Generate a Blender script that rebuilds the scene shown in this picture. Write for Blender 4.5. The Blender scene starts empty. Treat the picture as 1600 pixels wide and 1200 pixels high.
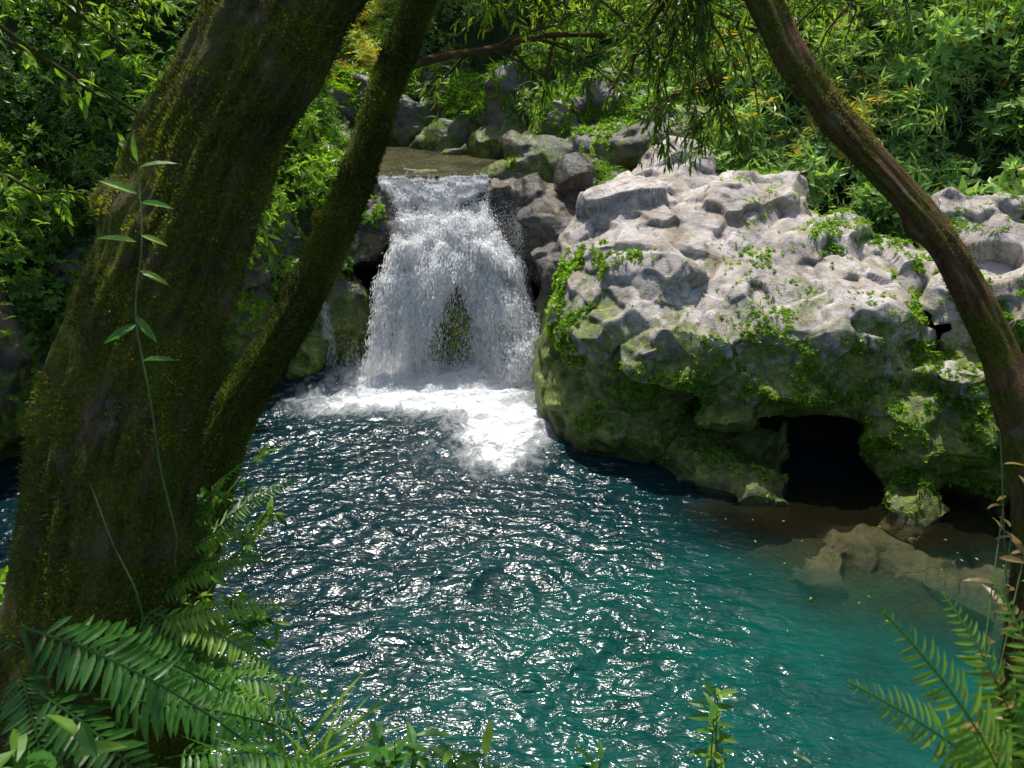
import bpy, bmesh, math, numpy as np
from mathutils import Vector
from mathutils.kdtree import KDTree
rng=np.random.default_rng(7)
scene=bpy.context.scene
A=np.array
# ---------------------------------------------------------------- noise
def _h(ix,iy,iz,seed):
    n=(ix.astype(np.int64)*374761393+iy.astype(np.int64)*668265263+iz.astype(np.int64)*1274126177+seed*974634777)&0xffffffff
    n=((n^(n>>13))*1103515245)&0xffffffff
    n=((n^(n>>16))*2246822519)&0xffffffff
    n=n^(n>>15)
    return n/4294967295.0
def vn(p,seed=0):
    f=np.floor(p); t=p-f; t=t*t*(3-2*t); i=f.astype(np.int64); r=0
    for a in (0,1):
        for b in (0,1):
            for c in (0,1):
                w=(t[:,0] if a else 1-t[:,0])*(t[:,1] if b else 1-t[:,1])*(t[:,2] if c else 1-t[:,2])
                r=r+w*_h(i[:,0]+a,i[:,1]+b,i[:,2]+c,seed)
    return r*2-1
def fbm(p,oct=4,seed=0,gain=.5):
    r=0;a=1;s=0
    for o in range(oct):
        r=r+a*vn(p*(2.03**o)+o*17.3,seed+o); s+=a; a*=gain
    return r/s
def ss(x,a=0.,b=1.):
    t=np.clip((x-a)/(b-a),0,1); return t*t*(3-2*t)
def nrm(v): return v/np.maximum(np.linalg.norm(v,axis=-1,keepdims=True),1e-9)
# ---------------------------------------------------------------- mesh helpers
def make_mesh(name,v,f,mat=None,parent=None,smooth=True,attrs=None,uv=None,colors=None):
    v=np.ascontiguousarray(v,dtype=np.float32); f=np.ascontiguousarray(f,dtype=np.int32)
    k=f.shape[1]; me=bpy.data.meshes.new(name)
    me.vertices.add(len(v)); me.vertices.foreach_set("co",v.ravel())
    me.loops.add(f.size); me.loops.foreach_set("vertex_index",f.ravel())
    me.polygons.add(len(f)); me.polygons.foreach_set("loop_start",np.arange(0,f.size,k,dtype=np.int32))
    me.update(calc_edges=True)
    me.polygons.foreach_set("use_smooth",np.full(len(f),smooth))
    if attrs:
        for n_,a in attrs.items():
            at=me.attributes.new(n_,'FLOAT','POINT'); at.data.foreach_set("value",np.ascontiguousarray(a,dtype=np.float32))
    if colors is not None:
        at=me.attributes.new("wcol",'FLOAT_COLOR','POINT'); c=np.ones((len(v),4),np.float32); c[:,:3]=colors
        at.data.foreach_set("color",c.ravel())
    if uv is not None:
        l=me.uv_layers.new(name="UVMap"); l.data.foreach_set("uv",np.ascontiguousarray(uv[f.ravel()],dtype=np.float32).ravel())
    me.validate()
    ob=bpy.data.objects.new(name,me); scene.collection.objects.link(ob)
    if mat: me.materials.append(mat)
    if parent: ob.parent=parent
    return ob
def empty(name,loc=(0,0,0)):
    e=bpy.data.objects.new(name,None); scene.collection.objects.link(e); return e
def gridfaces(nu,nv):
    i=np.arange(nu-1)[:,None]*nv+np.arange(nv-1)[None,:]
    i=i.ravel(); return np.stack([i,i+nv,i+nv+1,i+1],1)
# ---------------------------------------------------------------- material helpers
def newmat(name):
    m=bpy.data.materials.new(name); m.use_nodes=True; nt=m.node_tree
    return m,nt,nt.nodes["Principled BSDF"],nt.nodes["Material Output"]
def N(nt,typ,ins=None,**props):
    n=nt.nodes.new(typ)
    for k,v in props.items(): setattr(n,k,v)
    if ins:
        for k,v in ins.items():
            if isinstance(v,bpy.types.NodeSocket): nt.links.new(v,n.inputs[k])
            else: n.inputs[k].default_value=v
    return n
def ramp(nt,fac,stops):
    n=nt.nodes.new('ShaderNodeValToRGB'); nt.links.new(fac,n.inputs[0]); e=n.color_ramp.elements
    while len(e)<len(stops): e.new(.5)
    for i,(p,c) in enumerate(stops):
        e[i].position=p; e[i].color=(c,c,c,1) if not hasattr(c,'__len__') else (*c,1)
    return n.outputs[0]
def mixc(nt,fac,a,b,mode='MIX'):
    n=nt.nodes.new('ShaderNodeMix'); n.data_type='RGBA'; n.blend_type=mode
    for s,v in ((n.inputs[0],fac),(n.inputs[6],a),(n.inputs[7],b)):
        if isinstance(v,bpy.types.NodeSocket): nt.links.new(v,s)
        else: s.default_value=v if not hasattr(v,'__len__') else (*v,1)
    return n.outputs[2]
def mth(nt,op,a,b=0.,clamp=False):
    n=nt.nodes.new('ShaderNodeMath'); n.operation=op; n.use_clamp=clamp
    for s,v in ((n.inputs[0],a),(n.inputs[1],b)):
        if isinstance(v,bpy.types.NodeSocket): nt.links.new(v,s)
        else: s.default_value=v
    return n.outputs[0]
def noise(nt,vec,scale,detail=6,rough=.6,dist=0.):
    return N(nt,'ShaderNodeTexNoise',{'Vector':vec,'Scale':scale,'Detail':detail,'Roughness':rough,'Distortion':dist}).outputs[0]
def pos(nt): return N(nt,'ShaderNodeNewGeometry').outputs['Position']
def bump(nt,h,strength,dist,bs):
    b=N(nt,'ShaderNodeBump',{'Height':h,'Strength':strength,'Distance':dist}); nt.links.new(b.outputs[0],bs.inputs['Normal']); return b

def leaf_mat(name,stops,trans=.5,rough=.38,tcol=(1.35,1.45,.5)):
    m,nt,bs,out=newmat(name)
    at=N(nt,'ShaderNodeAttribute',attribute_name='rnd').outputs['Fac']
    col=ramp(nt,at,stops)
    big=noise(nt,pos(nt),.55,3,.5)
    col=mixc(nt,1.,col,ramp(nt,big,[(.3,(.6,.68,.66)),(.7,(1.35,1.25,1.1))]),'MULTIPLY')
    nt.links.new(col,bs.inputs['Base Color']); bs.inputs['Roughness'].default_value=rough
    bs.inputs['Specular IOR Level'].default_value=.5
    tc=mixc(nt,1.,col,tcol,'MULTIPLY')
    tr=N(nt,'ShaderNodeBsdfTranslucent',{'Color':tc})
    mx=N(nt,'ShaderNodeMixShader',{0:trans,1:bs.outputs[0],2:tr.outputs[0]})
    nt.links.new(mx.outputs[0],out.inputs[0]); return m
M_hill=leaf_mat("hillside_leaf",[(0,(.07,.16,.05)),(.35,(.16,.31,.09)),(.7,(.34,.52,.20)),(.93,(.54,.68,.37)),(1,(.65,.45,.07))])
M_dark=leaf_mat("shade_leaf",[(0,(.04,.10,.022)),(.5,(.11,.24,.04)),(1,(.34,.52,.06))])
M_canopy=leaf_mat("canopy_leaf",[(0,(.05,.10,.02)),(.5,(.12,.23,.035)),(1,(.42,.54,.06))],trans=.55)
M_fern=leaf_mat("fern_leaf",[(0,(.02,.075,.015)),(.6,(.06,.20,.03)),(1,(.27,.44,.05))])
M_cover=leaf_mat("cover_leaf",[(0,(.09,.2,.02)),(.5,(.20,.38,.03)),(1,(.38,.54,.06))])
M_brownleaf=leaf_mat("dry_leaf",[(0,(.12,.10,.03)),(.5,(.24,.17,.06)),(1,(.36,.25,.1))])
M_mossf=leaf_mat("moss_tuft",[(0,(.02,.028,.004)),(.5,(.085,.11,.009)),(1,(.36,.40,.025))],trans=.4,rough=.8)

def rock_mat(name,dry,mid,dark,moss=.5,wet=0.,mossz=2.8,zs=.12):
    m,nt,bs,out=newmat(name); P=pos(nt)
    g=N(nt,'ShaderNodeNewGeometry'); sp=N(nt,'ShaderNodeSeparateXYZ',{0:P}).outputs
    nz=N(nt,'ShaderNodeSeparateXYZ',{0:g.outputs['Normal']}).outputs[2]
    n1=noise(nt,P,.7,8,.62,.4); n2=noise(nt,P,6.,10,.72); n3=noise(nt,P,35.,6,.7); n4=noise(nt,P,1.9,8,.7,.3)
    col=ramp(nt,n1,[(.32,dark),(.42,mid),(.54,dry),(.72,mid)])
    col=mixc(nt,1.,col,ramp(nt,n2,[(.27,(.5,.5,.52)),(.5,(1,1,1)),(.72,(1.25,1.22,1.18))]),'MULTIPLY')
    col=mixc(nt,1.,col,ramp(nt,n4,[(.34,(.5,.5,.5)),(.48,(1,1,1))]),'MULTIPLY')
    mpv=N(nt,'ShaderNodeMapping',{'Vector':P,'Scale':(1.,1.,2.2),'Rotation':(.45,.25,.4)}).outputs[0]
    vein=ramp(nt,mth(nt,'ABSOLUTE',mth(nt,'SUBTRACT',noise(nt,mpv,.9,5,.6,.4),.5)),[(0.,.45),(.012,1.)])
    col=mixc(nt,1.,col,vein,'MULTIPLY')
    pt=ramp(nt,g.outputs['Pointiness'],[(.43,.22),(.49,1.),(.55,1.2)]); col=mixc(nt,1.,col,pt,'MULTIPLY')  # crevice shade painted into the stone colour, raised edges lightened
    st=ramp(nt,noise(nt,P,1.5,5,.6,.8),[(.48,0.),(.62,.55)])
    col=mixc(nt,st,col,(.27,.19,.08))
    mz=mth(nt,'MULTIPLY',mth(nt,'SUBTRACT',mossz,sp[2]),zs)
    mn=noise(nt,P,1.25,10,.78,.5)
    mf=mth(nt,'ADD',mth(nt,'ADD',mn,mz),mth(nt,'MULTIPLY',nz,.05))
    mf=mth(nt,'ADD',mf,(moss-.5)*.4)
    mf=mth(nt,'ADD',mf,mth(nt,'MULTIPLY',mth(nt,'SUBTRACT',.5,g.outputs['Pointiness']),1.2))
    mm=ramp(nt,mf,[(.50,0.),(.62,.92)])
    sub=ramp(nt,mth(nt,'ADD',sp[2],.5),[(.42,0.),(.55,1.)]); mm=mth(nt,'MULTIPLY',mm,sub)
    mc=ramp(nt,noise(nt,P,5,9,.78),[(.34,(.03,.045,.005)),(.5,(.12,.17,.014)),(.64,(.34,.42,.03))])
    col=mixc(nt,mm,col,mc)
    wetm=ramp(nt,sp[2],[(0.,.36),(.12,.55),(.4,.85),(.8,1.)]) if wet==0 else None
    if wetm: col=mixc(nt,1.,col,wetm,'MULTIPLY'); col=mixc(nt,mth(nt,'SUBTRACT',1.,sub),col,mixc(nt,1.,col,(1.0,.72,.42),'MULTIPLY'))
    else: col=mixc(nt,1.,col,(1-wet,1-wet,1-wet),'MULTIPLY')
    nt.links.new(col,bs.inputs['Base Color'])
    r=ramp(nt,n2,[(.3,.4 if not wet else .12),(.7,.75 if not wet else .45)]); nt.links.new(r,bs.inputs['Roughness'])
    h=mth(nt,'ADD',mth(nt,'MULTIPLY',n2,.5),mth(nt,'MULTIPLY',n3,.2)); h=mth(nt,'ADD',h,mth(nt,'MULTIPLY',vein,.15))
    bump(nt,h,.8,.10,bs); return m
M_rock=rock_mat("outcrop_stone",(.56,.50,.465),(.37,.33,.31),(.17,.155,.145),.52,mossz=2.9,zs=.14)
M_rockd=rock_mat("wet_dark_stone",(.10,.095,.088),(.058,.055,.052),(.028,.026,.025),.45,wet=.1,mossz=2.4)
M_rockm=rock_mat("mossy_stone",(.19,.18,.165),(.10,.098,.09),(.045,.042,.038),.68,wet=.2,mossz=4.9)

def bark_mat(name,mossy,a,b,mcol):
    m,nt,bs,out=newmat(name); tc=N(nt,'ShaderNodeUVMap').outputs[0]
    mp=N(nt,'ShaderNodeMapping',{'Vector':tc,'Scale':(1,.28,1)}).outputs[0]
    P=pos(nt)
    n1=noise(nt,mp,22,8,.7,.6); n2=noise(nt,P,4.,7,.7); n3=noise(nt,P,70,6,.75)
    col=ramp(nt,n1,[(.3,b),(.5,a),(.7,tuple(min(1,x*1.9) for x in a))])
    lich=ramp(nt,noise(nt,P,9,4,.6),[(.62,0.),(.68,.6)]); col=mixc(nt,lich,col,(.28,.29,.22))
    mo=ramp(nt,mth(nt,'ADD',n2,mth(nt,'MULTIPLY',n3,.35)),[(.84-mossy*.4,0.),(.96-mossy*.4,.95)])
    mc=ramp(nt,n3,mcol)
    col=mixc(nt,mo,col,mc); nt.links.new(col,bs.inputs['Base Color']); bs.inputs['Roughness'].default_value=.9
    bs.inputs['Specular IOR Level'].default_value=.2
    h=mth(nt,'ADD',n1,mth(nt,'MULTIPLY',n3,.6)); bump(nt,h,1.,.05,bs); return m
MC=[(.3,(.03,.038,.004)),(.5,(.11,.135,.011)),(.72,(.30,.33,.02))]
M_bark=bark_mat("mossy_bark",.70,(.14,.105,.06),(.03,.023,.012),MC)
M_bark2=bark_mat("thick_moss_bark",.92,(.12,.09,.045),(.03,.022,.012),MC)
M_bark3=bark_mat("brown_bark",.50,(.22,.12,.055),(.045,.027,.014),MC)
m,nt,bs,out=newmat("green_stem"); P=pos(nt); nt.links.new(ramp(nt,noise(nt,P,20,3),[(.3,(.05,.11,.02)),(.7,(.13,.2,.05))]),bs.inputs['Base Color']); M_stem=m

# ground
m,nt,bs,out=newmat("forest_ground"); P=pos(nt); n1=noise(nt,P,1.2,8,.7); n2=noise(nt,P,14,8,.7)
c=ramp(nt,n1,[(.35,(.03,.035,.015)),(.5,(.05,.085,.022)),(.68,(.10,.13,.04))])
bz=N(nt,'ShaderNodeSeparateXYZ',{0:P}).outputs[2]; c=mixc(nt,ramp(nt,mth(nt,'ADD',bz,.5),[(.3,1.),(.5,0.)]),c,ramp(nt,n1,[(.35,(.05,.037,.016)),(.62,(.15,.105,.045))]))
c=mixc(nt,1.,c,ramp(nt,n2,[(.3,(.5,.5,.5)),(.7,(1.4,1.4,1.3))]),'MULTIPLY')
nt.links.new(c,bs.inputs['Base Color']); bs.inputs['Roughness'].default_value=.9
bump(nt,mth(nt,'ADD',n1,n2),1.,.2,bs); M_ground=m

# ---------------------------------------------------------------- terrain
POLY=A([(-3.6,18.9),(0.7,18.9),(1.2,17.6),(3.5,15.2),(7,14.2),(8.6,12.4),(9.8,10.8),(11.2,8),(11.6,4),(10,1.6),(7,2.2),(4,3.4),(0,4.2),(-1.6,5.0),(-3.4,6.1),(-6.5,7.2),(-10,9),(-10.8,13),(-8.3,15.4),(-6.3,17.2),(-4.6,18.2)],float)
def sdist(x,y):
    x=np.asarray(x,float);y=np.asarray(y,float)
    d=np.full(x.shape,1e9); ins=np.zeros(x.shape,bool); n=len(POLY)
    for i in range(n):
        a=POLY[i]; b=POLY[(i+1)%n]; e=b-a; wx=x-a[0]; wy=y-a[1]
        t=np.clip((wx*e[0]+wy*e[1])/(e@e),0,1); d=np.minimum(d,np.hypot(wx-t*e[0],wy-t*e[1]))
        c=((a[1]>y)!=(b[1]>y)); 
        with np.errstate(all='ignore'): xx=(b[0]-a[0])*(y-a[1])/(b[1]-a[1]+1e-12)+a[0]
        ins^=c&(x<xx)
    return np.where(ins,-d,d)
def river(x,y):
    xc=np.where(y<26,-2.2-.08*(y-20),-2.68-.8*(y-26)); w=np.interp(y,[19,20.5,24,27,60],[1.6,1.75,3.0,2.6,2.0])
    return np.abs(x-xc)-w
def height(x,y,rough=True):
    d=sdist(x,y)
    dd=np.maximum(d,0)
    hb=4.1*ss(dd,0,1.5)+1.15*np.maximum(dd-1.3,0)
    hr=.85*np.minimum(dd,3.9)+1.45*np.maximum(dd-3.9,0)
    wr=ss(x,-.5,1.8); hb=hb*(1-wr)+hr*wr
    hb=np.where(hb>13,13+(hb-13)*.18,hb)
    hn=6.15*ss(dd,0,3.7)+.04*dd
    wn=ss(y,7.5,3.0); h=hb*(1-wn)+hn*wn
    r=np.hypot(x+2.5,y-2.2); mnd=5.4-1.1*np.maximum(r-.5,0)**1.5
    h=np.where((r<3),np.maximum(h,mnd),h)
    rv=river(x,y); ch=ss(rv,-.2,1.6); ch=np.where(y>19.3,ch,1.); h=np.minimum(3.95+1.05*np.maximum(y-26.8,0),h)*(1-ch)+h*ch
    fz=ss(-np.abs(x+1.6),-3.4,-2.6)*ss(-y,-21.6,-20.9); h=h*(1-fz)+np.minimum(h,.9)*fz
    sh=-1.4+.95*np.exp(-((x-6.4)/3.4)**2-((y-11.2)/2.0)**2)
    h=np.where(d<0,sh*ss(-d,0,1.2),h)
    if rough:
        p=np.stack([x,y,h*.5],-1).reshape(-1,3); nz=(fbm(p*.45,3,5)*.7+fbm(p*1.9,4,9)*.25).reshape(x.shape)
        amp=ss(d,-.2,2.)*(1-.8*ss(-np.hypot(x,y+.5),-3.2,-1.0))*(.25+.75*ss(rv,0,2))*(1-fz)
        h=h+nz*amp+ss(-d,.3,1.)*.12*fbm(p*1.7,3,15).reshape(x.shape)
    return h
def axis(lo,hi,c0,c1,step,ext):
    mid=np.arange(c0,c1+step/2,step); k=np.arange(1,40); 
    out=step*(1.22**k-1)/.22
    L=(c0-out)[::-1]; R=c1+out; L=L[L>lo]; R=R[R<hi]; return np.concatenate([[lo],L,mid,R,[hi]])
gx=axis(-320,320,-15,15,.16,0); gy=axis(-300,340,-4,34,.16,0)
X,Y=np.meshgrid(gx,gy,indexing='ij'); Z=height(X,Y)
make_mesh("ground",np.stack([X,Y,Z],-1).reshape(-1,3),gridfaces(len(gx),len(gy)),M_ground)

# ---------------------------------------------------------------- rocks
def hull(pts):
    bm=bmesh.new()
    for p in pts: bm.verts.new(p)
    bmesh.ops.convex_hull(bm,input=bm.verts)
    bad=[v for v in bm.verts if not v.link_faces]; bmesh.ops.delete(bm,geom=bad,context='VERTS')
    bmesh.ops.triangulate(bm,faces=bm.faces); bm.verts.index_update()
    v=A([q.co[:] for q in bm.verts]); f=A([[q.index for q in fc.verts] for fc in bm.faces]); bm.free(); return v,f
def blob(c,r,seed,n=22):
    g=np.random.default_rng(seed); d=nrm(g.normal(size=(n,3))); d=nrm(np.sign(d)*np.abs(d)**.8)
    p=d*A(r)*g.uniform(.85,1.1,(n,1)); a=g.uniform(-.5,.5); R=A([[math.cos(a),-math.sin(a),0],[math.sin(a),math.cos(a),0],[0,0,1]])
    return p@R.T+A(c)
def rotm(rx,ry,rz):
    cx,sx,cy,sy,cz,sz=math.cos(rx),math.sin(rx),math.cos(ry),math.sin(ry),math.cos(rz),math.sin(rz)
    return A([[cz,-sz,0],[sz,cz,0],[0,0,1]])@A([[1,0,0],[0,cx,-sx],[0,sx,cx]])@A([[cy,0,sy],[0,1,0],[-sy,0,cy]])
def slab(c,r,rot,seed,k=6):
    g=np.random.default_rng(seed); a=np.arange(k)/k*6.283+g.uniform(-.35,.35,k)
    q=np.stack([np.cos(a),np.sin(a)],-1)*g.uniform(.8,1.2,(k,1)); top=np.concatenate([q*.86,np.full((k,1),.8)+g.uniform(-.3,.3,(k,1))],1); md=np.concatenate([q,np.full((k,1),.0)],1); bt=np.concatenate([q*.9,np.full((k,1),-1.)],1)
    return (np.concatenate([top,md,bt])*A(r))@rotm(*rot).T+A(c)
def facet(co,no,cs,k,jit,g,sharp,lf=.06):
    n=len(co); m=max(20,int(n*(0.045**2)/(cs*cs)*1.6)); si=g.choice(n,m,replace=False)
    st=A([1.,1.,1.25]); kd=KDTree(m)
    for j,i in enumerate(si): kd.insert(co[i]*st,j)
    kd.balance()
    wp=co*st+np.stack([fbm(co*1.6/cs,2,91+q) for q in range(3)],1)*cs*.16
    res=[kd.find_n(p,3) for p in wp]
    idx=A([[r[1] for r in R] for R in res]); ds=A([[r[2] for r in R] for R in res])
    cn=np.zeros((m,3)); cp=np.zeros((m,3)); ct=np.zeros(m)
    np.add.at(cn,idx[:,0],no); np.add.at(cp,idx[:,0],co); np.add.at(ct,idx[:,0],1)
    ct=np.maximum(ct,1); cp/=ct[:,None]; cn=nrm(cn+1e-6); cn=nrm(cn+g.normal(0,jit,(m,3))); lift=g.normal(0,lf*cs,m)
    w=np.exp(-(ds-ds[:,:1])/cs*sharp); w/=w.sum(1,keepdims=True); d=np.zeros((n,3))
    for j in range(3):
        c=idx[:,j]; q=np.einsum('ij,ij->i',cp[c]-co,cn[c])*k+lift[c]; q=np.clip(q,-.45*cs,.45*cs); d+=w[:,j:j+1]*cn[c]*q[:,None]
    return co+d
def rock_mass(name,pls,vox,mat,seed=1,fa=.1,sm=3,passes=((1.3,.85,.16,22),(.5,.6,.14,22)),fine=.3):
    vs=[];fs=[];o=0
    for p in pls:
        v,f=hull(p); vs.append(v); fs.append(f+o); o+=len(v)
    ob=make_mesh(name,np.concatenate(vs),np.concatenate(fs),smooth=False)
    md=ob.modifiers.new("r",'REMESH'); md.mode='VOXEL'; md.voxel_size=vox; md.use_smooth_shade=True
    s=ob.modifiers.new("s",'SMOOTH'); s.iterations=sm; s.factor=.5
    dg=bpy.context.evaluated_depsgraph_get(); me=bpy.data.meshes.new_from_object(ob.evaluated_get(dg))
    old=ob.data; ob.modifiers.clear(); ob.data=me; bpy.data.meshes.remove(old); me.name=name
    n=len(me.vertices); co=np.empty(n*3,np.float32); me.vertices.foreach_get("co",co); co=co.reshape(-1,3).astype(float)
    g=np.random.default_rng(seed)
    def norms():
        me.vertices.foreach_set("co",co.astype(np.float32).ravel()); me.update(); a=np.empty(n*3,np.float32); me.vertex_normals.foreach_get("vector",a); return a.reshape(-1,3).astype(float)
    no=norms(); co=co+no*(fa*2.0*fbm(co*.6,2,seed+3))[:,None]
    for ps in passes:
        no=norms(); co=facet(co,no,ps[0],ps[1],ps[2],g,ps[3])
    no=norms(); co=co+no*(fa*fine*fbm(co*2.4,5,seed+6,.6))[:,None]
    no2=norms()
    me.polygons.foreach_set("use_smooth",np.ones(len(me.polygons),bool)); me.materials.append(mat)
    return ob,co,no2
outc=[
 [(0.85,15.6,1.7),(1.5,14.2,2.0),(3.1,12.8,2.1),(4.6,12.5,1.9),(0.8,16.5,2.9),(1.8,15.1,3.4),(3.35,14.9,3.9),(4.8,14.3,3.6),(1.8,17.3,4.3),(3.0,18.6,5.1),(4.1,19.6,5.4),(5.4,18.4,5.0),(6.7,17.3,4.5),(1.2,16,.9),(3,14.4,.9),(5,14.3,.8),(1.5,19,1),(6,18,1)],
 [(4.6,12.5,1.8),(6,12.7,1.9),(7.2,13.1,2.0),(4.8,14.3,3.6),(6.5,15.0,3.7),(6.83,16,4.0),(8.2,16,3.9),(8,14,3.0),(5.5,18,4.9),(4.6,13.2,1.0),(6.2,13.3,1.0),(5,15,.7),(7.5,14.5,.8),(8,17,1)],
 [(0.6,14.3,-.6),(0.6,16.9,-.6),(.7,15.8,1.5),(.8,14.6,1.1),(2.6,13.7,1.4),(3.3,13.2,-.6),(4,14.1,1.2),(4.9,14.0,-.6),(4.5,16,1.3),(1,17.5,1.8),(1,17.5,-.6),(5,16,-.6)],
 [(2.9,12.9,-.5),(3.0,12.75,0.15),(4.7,11.75,.12),(5.1,11.7,-.5),(5.2,12.2,.30),(4.0,12.6,.44),(5.5,13.0,.34),(5.2,14.2,.6),(3.6,13.9,.75),(5.4,13.8,-.5)],
 [(6.75,12.0,.7),(8.4,11.9,.6),(6.7,12.4,2.0),(8.4,12.3,2.0),(6.9,14.3,2.3),(8.6,14.3,2.3),(6.9,13,-.5),(8.6,12.8,-.5)],
 blob((7.35,11.65,.15),(.65,.5,.55),3),blob((8.0,12.4,2.45),(.5,.45,.45),4),blob((4.3,13.1,1.2),(.9,.5,.5),72),
 blob((8.9,12.0,.9),(.9,.8,1.4),5),blob((9.5,13.6,2.7),(1.3,1.1,1.2),6),blob((8.6,15.4,3.4),(1.6,1.1,.9),7),
 blob((9.9,11.6,.5),(.9,.9,1.0),8),blob((1.2,15.6,2.6),(.45,.6,.6),13),
 blob((10.4,14.8,3.5),(1.5,1.3,1.1),18),blob((11.2,12.4,2.0),(1.4,1.3,1.3),19),blob((9.8,16.4,4.2),(1.6,1.1,.8),20),
 slab((6.2,11.2,-.72),(1.6,1.0,.4),(.05,.05,.3),301),slab((8.1,10.4,-.72),(1.6,1.1,.4),(.05,.1,-.4),302),slab((8.9,9.4,-.85),(1.5,1.,.4),(0,.05,.2),305)]
g=np.random.default_rng(77)
for i,(x,y,z,a,b) in enumerate([(2.7,15.4,3.5,1.4,.9),(4.3,14.6,3.4,1.2,.7),(3.1,17.0,4.35,1.5,1.2),(5.0,16.6,4.2,1.4,1.0),(2.1,14.3,2.5,.8,.7),(3.7,13.5,2.6,1.1,.5),(5.6,13.7,2.75,1.2,.6),(6.1,15.3,3.45,1.3,.8),(7.4,15.4,3.5,1.1,.9),(7.1,13.9,2.75,1.0,.7),(4.0,18.8,5.05,1.0,.8),(5.7,17.8,4.7,1.,.8),(1.6,16.4,3.5,.7,1.0),(8.9,14.4,3.3,1.0,.8),(9.8,15.6,4.0,1.1,.8)]):
    outc.append(slab((x,y,z),(a,b,g.uniform(.3,.5)),(.42+g.normal(0,.13),g.normal(.05,.16),g.uniform(-.7,.7)),200+i))
outcrop,OC,ON=rock_mass("rock_outcrop",outc,.043,M_rock,11,.09,1,((1.7,.88,.12,60),(.75,.75,.12,50)),.25)
cliff=[
 [(x,y,z) for x in (-3.5,.5) for (y,z) in ((19.3,2.35),(18.85,1.2),(18.65,-.6),(21,2.4),(21,-.6))],
 [(x,y,z) for x in (-4.2,.2) for (y,z) in ((20.9,4.15),(20.55,3.3),(22.5,4.1),(22,2),(20.2,2))],
 blob((-4.6,18.9,1.3),(1.0,.8,1.6),21),blob((-5.2,17.9,.4),(.75,.6,.75),22),blob((-4.4,19.6,2.9),(1.1,.7,.8),23),
 blob((-5.6,19.0,2.0),(1.2,.9,1.9),24),blob((1.35,19.3,2.6),(1.2,1.3,1.3),25),blob((1.05,18.0,1.5),(.6,.9,1.7),26),
 blob((1.6,20.7,3.6),(1.5,1.2,1.0),27),blob((2.6,20,3.9),(1.2,1.2,.9),28),blob((-4.1,18.5,.1),(.6,.5,.4),29),blob((-3.6,20.2,3.3),(.5,.5,.7),71),
 blob((-7.0,17.6,1.8),(1.5,1.0,2.3),30),blob((-8.9,16.2,1.8),(1.5,1.0,2.3),33),blob((-10.6,14.0,1.8),(1.2,1.5,2.3),35),blob((-6.3,18.8,3.2),(1.2,.9,1.3),34),blob((.35,20.7,3.8),(.8,.8,.6),36),blob((-4.9,20.8,3.7),(1.1,1.0,.9),37),blob((.9,21.8,3.9),(1.2,1.0,.7),38),
 blob((-4.1,20.9,4.1),(.45,.5,.45),61),blob((-.2,20.85,4.15),(.5,.5,.35),62),blob((-2.5,20.8,4.15),(.25,.25,.28),63),blob((-1.2,21.0,4.15),(.3,.25,.26),64),blob((-1.35,18.5,.8),(.35,.3,1.2),65),
 slab((1.2,19.0,3.4),(1.1,.9,.4),(.5,.3,.2),91),slab((2.1,20.0,4.3),(1.2,.9,.4),(.3,.3,-.3),92),slab((.7,20.2,4.0),(.8,.6,.35),(.3,.2,.5),93),slab((1.1,18.0,2.7),(.6,.8,.3),(.4,.5,.2),94)]
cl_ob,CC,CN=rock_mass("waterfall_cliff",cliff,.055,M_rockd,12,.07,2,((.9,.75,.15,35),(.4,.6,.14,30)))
rb=[]
g=np.random.default_rng(88)
for i,(x,y,z,r) in enumerate([(-.1,21.5,4.35,.55),(1.0,22.4,4.6,1.0),(.4,24.4,4.6,1.2),(-1.6,27.0,4.8,1.3),(2.0,23.6,5.2,1.2),(-3.9,28.0,4.9,1.3),(-.1,26.6,5.4,1.5),(2.6,21.8,4.9,.9),(3.6,20.9,5.1,.8),(-6.3,24.4,4.6,1.0),(-7.5,25.8,5.4,1.3),(-5.7,22.6,4.5,.7),(-7.0,27.4,5.7,1.3),(1.4,25.6,6.1,1.5),(-5.4,28.9,5.6,1.4),(-2.4,21.8,4.3,.2),(-4.4,24.0,4.28,.3),(3.4,23,6,1.1),(-2.7,29.2,6.,1.5),(4.6,21.5,5.6,.9),(-4.9,21.6,4.3,.5),(-1.9,24.9,4.28,.35)]):
    rb.append(slab((x,y,z),(r*1.6,r*1.0,r*.7),(g.normal(.1,.2),g.normal(0,.2),g.uniform(-.6,.6)),40+i))
rb_ob,RC,RN=rock_mass("riverside_boulders",rb,.065,M_rockm,13,.08,2,((.9,.6,.12,35),(.4,.5,.12,30)))

# ---------------------------------------------------------------- water
gx=np.arange(-12.5,12.6,.05); gy=np.arange(.5,19.4,.05)
X,Y=np.meshgrid(gx,gy,indexing='ij'); x=X.ravel(); y=Y.ravel()
g=np.random.default_rng(3); z=np.zeros_like(x)
r=np.hypot(x+1.0,y-17.8); amp=.47+.6*np.exp(-(r/6.)**2)
pn=np.stack([x,y,x*0],-1); wx=fbm(pn*.6,3,61)*.8; wy=fbm(pn*.6,3,62)*.8
def ell(cx,cy,rx,ry,p=2): return np.exp(-(((x-cx)/rx)**2+((y-cy)/ry)**2)**(p/2))
for i in range(64):
    th=-math.pi/2+g.normal()*.42+.25; L=g.uniform(.24,.75) if i<50 else g.uniform(.75,2.2); k=2*math.pi/L; s=.048
    z+=s/k*np.sin(k*((x+wx)*math.cos(th)+(y+wy)*math.sin(th))+g.uniform(0,6.28))
calm=.18+.82*ss(-np.maximum(x-1.6-.3*np.maximum(9-y,0),0),-3.4,0)
z*=(.35+1.1*ss(fbm(pn*.4,3,77),-.4,.5)); z*=amp*calm
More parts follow.
